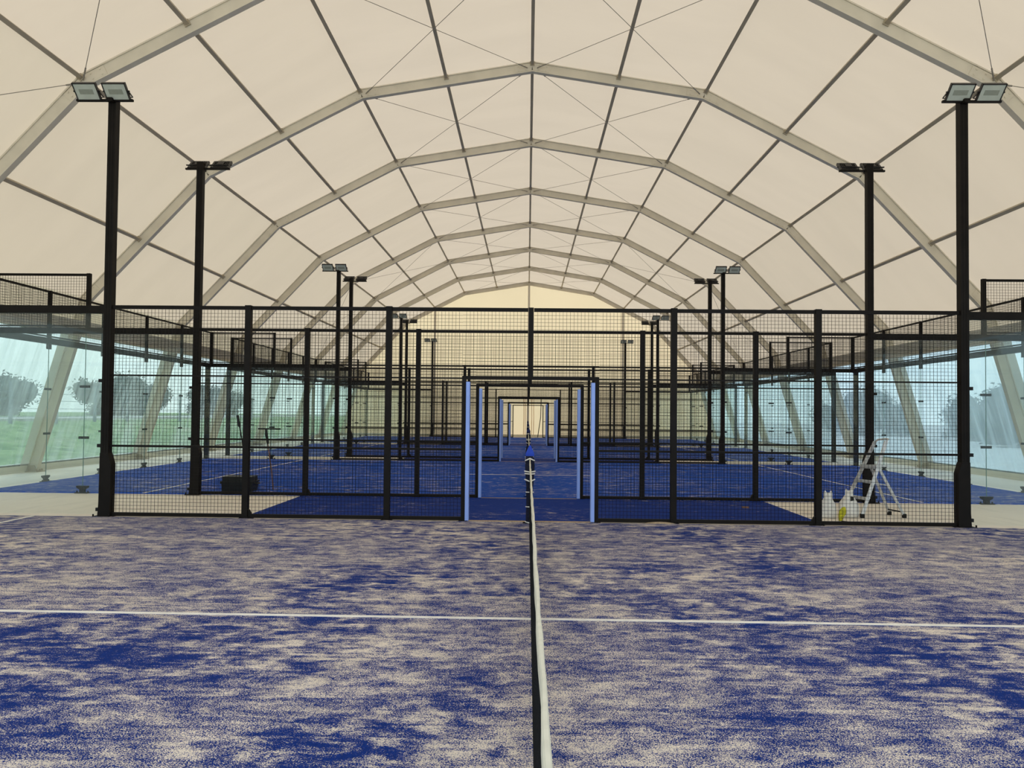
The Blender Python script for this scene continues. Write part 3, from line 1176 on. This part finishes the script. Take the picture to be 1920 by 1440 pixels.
def crate_body(b):
    b.loft([[(-0.27, -0.17, 0.0), (0.27, -0.17, 0.0), (0.27, 0.17, 0.0), (-0.27, 0.17, 0.0)],
            [(-0.285, -0.185, 0.165), (0.285, -0.185, 0.165), (0.285, 0.185, 0.165), (-0.285, 0.185, 0.165)]])


make('body', CRATEM, crate_body, cr, (0, 0, 0.012))
make('lid', CRATEM, lambda b: (b.span((-0.30, -0.20, 0.165), (0.30, 0.20, 0.19)), b.span((-0.27, -0.17, 0.19), (0.27, 0.17, 0.275))), cr, (0, 0, 0.012))
for s in (-1, 1):
    make('handle', CRATEM, lambda b: b.tube([(s * 0.29, -0.07, 0.15), (s * 0.345, -0.07, 0.14), (s * 0.345, 0.07, 0.14), (s * 0.29, 0.07, 0.15)], 0.012, 6), cr, (0, 0, 0.012))
br = thing('broom', 'broom with a dark grip leaning towards the crate behind the second fence', 'broom', (-5.52, 14.6, 0))
make('handle', CRATEM, lambda b: b.tube([(0.02, -0.05, 0.42), (-0.10, 0.02, 0.95), (-0.20, 0.05, 1.40)], 0.013, 6), br)
make('grip', CRATEM, lambda b: b.tube([(-0.165, 0.04, 1.20), (-0.205, 0.05, 1.42)], 0.026, 8), br)
make('lower_handle', CRATEM, lambda b: b.tube([(0.02, -0.05, 0.42), (0.09, -0.08, 0.10)], 0.013, 6), br)
make('head', BLUECAP, lambda b: (b.box((0.10, -0.09, 0.08), (0.30, 0.05, 0.05)), b.box((0.10, -0.09, 0.035), (0.29, 0.035, 0.045))), br)
rk = thing('turf_rake', 'upturned turf rake with a flat head beside the crate behind the second fence', 'rake', (-4.95, 14.3, 0))
make('head', CRATEM, lambda b: b.box((-0.02, 0.0, 1.17), (0.42, 0.06, 0.028)), rk)
make('handle', REDWOOD, lambda b: b.tube([(-0.05, 0.0, 0.90), (0.03, 0.0, 0.40), (0.07, 0.0, 0.015)], 0.012, 6), rk)
make('socket', CRATEM, lambda b: b.tube([(-0.085, 0.0, 1.16), (-0.075, 0, 1.05), (-0.05, 0.0, 0.92), (-0.045, 0, 0.88)], 0.024, 8, True, [0.016, 0.026, 0.026, 0.014]), rk)
pl = tag(make('leaning_pole', CRATEM, lambda b: b.tube([(0.62, 47.3, 0.0), (0.80, 47.62, 1.25), (0.83, 47.66, 2.4)], 0.025, 6)),
         'thin dark pole leaning at the far end wall beside the last doorway', 'pole')

# ------------------------------------------------------------------ outside: wire fence, trees
pf = thing('perimeter_fence', 'grey wire perimeter fence on the grass bank beyond the clear side wall', 'fence', (-24.0, 0, 0))
ys = [14 + 3.4 * i for i in range(16)]
for y in ys:
    h = ground_h(-24, y)
    make('post', FENCEGREY, lambda b: (b.span((-0.06, y - 0.06, h - 0.3), (0.06, y + 0.06, h + 1.95)), b.span((-0.07, y - 0.07, h + 1.95), (0.07, y + 0.07, h + 1.98))), pf)
for z in (0.35, 0.75, 1.15, 1.5, 1.85):
    make('wire', FENCEGREY, lambda b: b.tube([(0.0, ys[0], 0.75 + z), (0, ys[-1], 0.75 + z)], 0.014, 5), pf)


def bush(name, loc, rx, rz, seed, label, cat, grp):
    rnd = random.Random(seed)
    t = thing(name, label, cat, loc, group=grp)
    make('trunk', BARK, lambda b: b.tube([(0, 0, -0.3), (0.1, 0, rz * 0.6), (0.0, 0.1, rz * 1.1)], 0.2, 7, True, [0.25, 0.18, 0.08]), t)

    def leaves(b):
        clumps = [(rnd.uniform(-0.75, 0.75) * rx, rnd.uniform(-0.75, 0.75) * rx, rz * rnd.uniform(0.05, 1.45), rx * rnd.uniform(0.28, 0.5)) for _ in range(16)]
        for (x, y, z, r) in clumps:
            rr = r * 0.72
            b.loft([[(x + rr * math.sin(p) * math.cos(q), y + rr * math.sin(p) * math.sin(q), max(z - rr * math.cos(p), 0.02)) for q in [2 * math.pi * k / 9 for k in range(9)]]
                    for p in [0.15 + (math.pi - 0.3) * k / 6 for k in range(7)]])
            for _ in range(280):
                d = Vector((rnd.gauss(0, 1), rnd.gauss(0, 1), rnd.gauss(0, 0.9))).normalized() * r * rnd.uniform(0.55, 1.05)
                c = Vector((x, y, max(z + d.z, 0.05))) + Vector((d.x, d.y, 0))
                u = Vector((rnd.gauss(0, 1), rnd.gauss(0, 1), rnd.gauss(0, 1))).normalized()
                w = u.orthogonal().normalized()
                s_ = rnd.uniform(0.10, 0.19)
                i = len(b.v)
                b.v += [tuple(c - u * s_), tuple(c + w * s_ * 0.5), tuple(c + u * s_), tuple(c - w * s_ * 0.5)]
                b.quad(i, i + 1, i + 2, i + 3)
    make('foliage', HEDGE, leaves, t)
    return t


rnd = random.Random(11)
LEFTN = ['nearest', 'second', 'third', 'fourth', 'fifth', 'sixth', 'seventh', 'farthest']
for i in range(8):
    y = 30 + i * 11.5
    bush('tree', (-42 - 4 * (i % 2), y, 0.9), rnd.uniform(3.0, 4.0), rnd.uniform(1.5, 2.3), 100 + i,
         f'hazy dark green tree beyond the pale road, {LEFTN[i]} of its row', 'tree', 'trees beyond the road')
for i in range(6):
    y = 20 + i * 11.5
    bush('tree', (29 + 5 * (i % 2), y, 0.0), rnd.uniform(3.2, 4.0), rnd.uniform(1.8, 2.4), 200 + i,
         f'blue-grey tree blurred behind the cloudy side wall, {LEFTN[i] if i < 5 else "farthest"} of its row', 'tree', 'trees outside the cloudy wall')
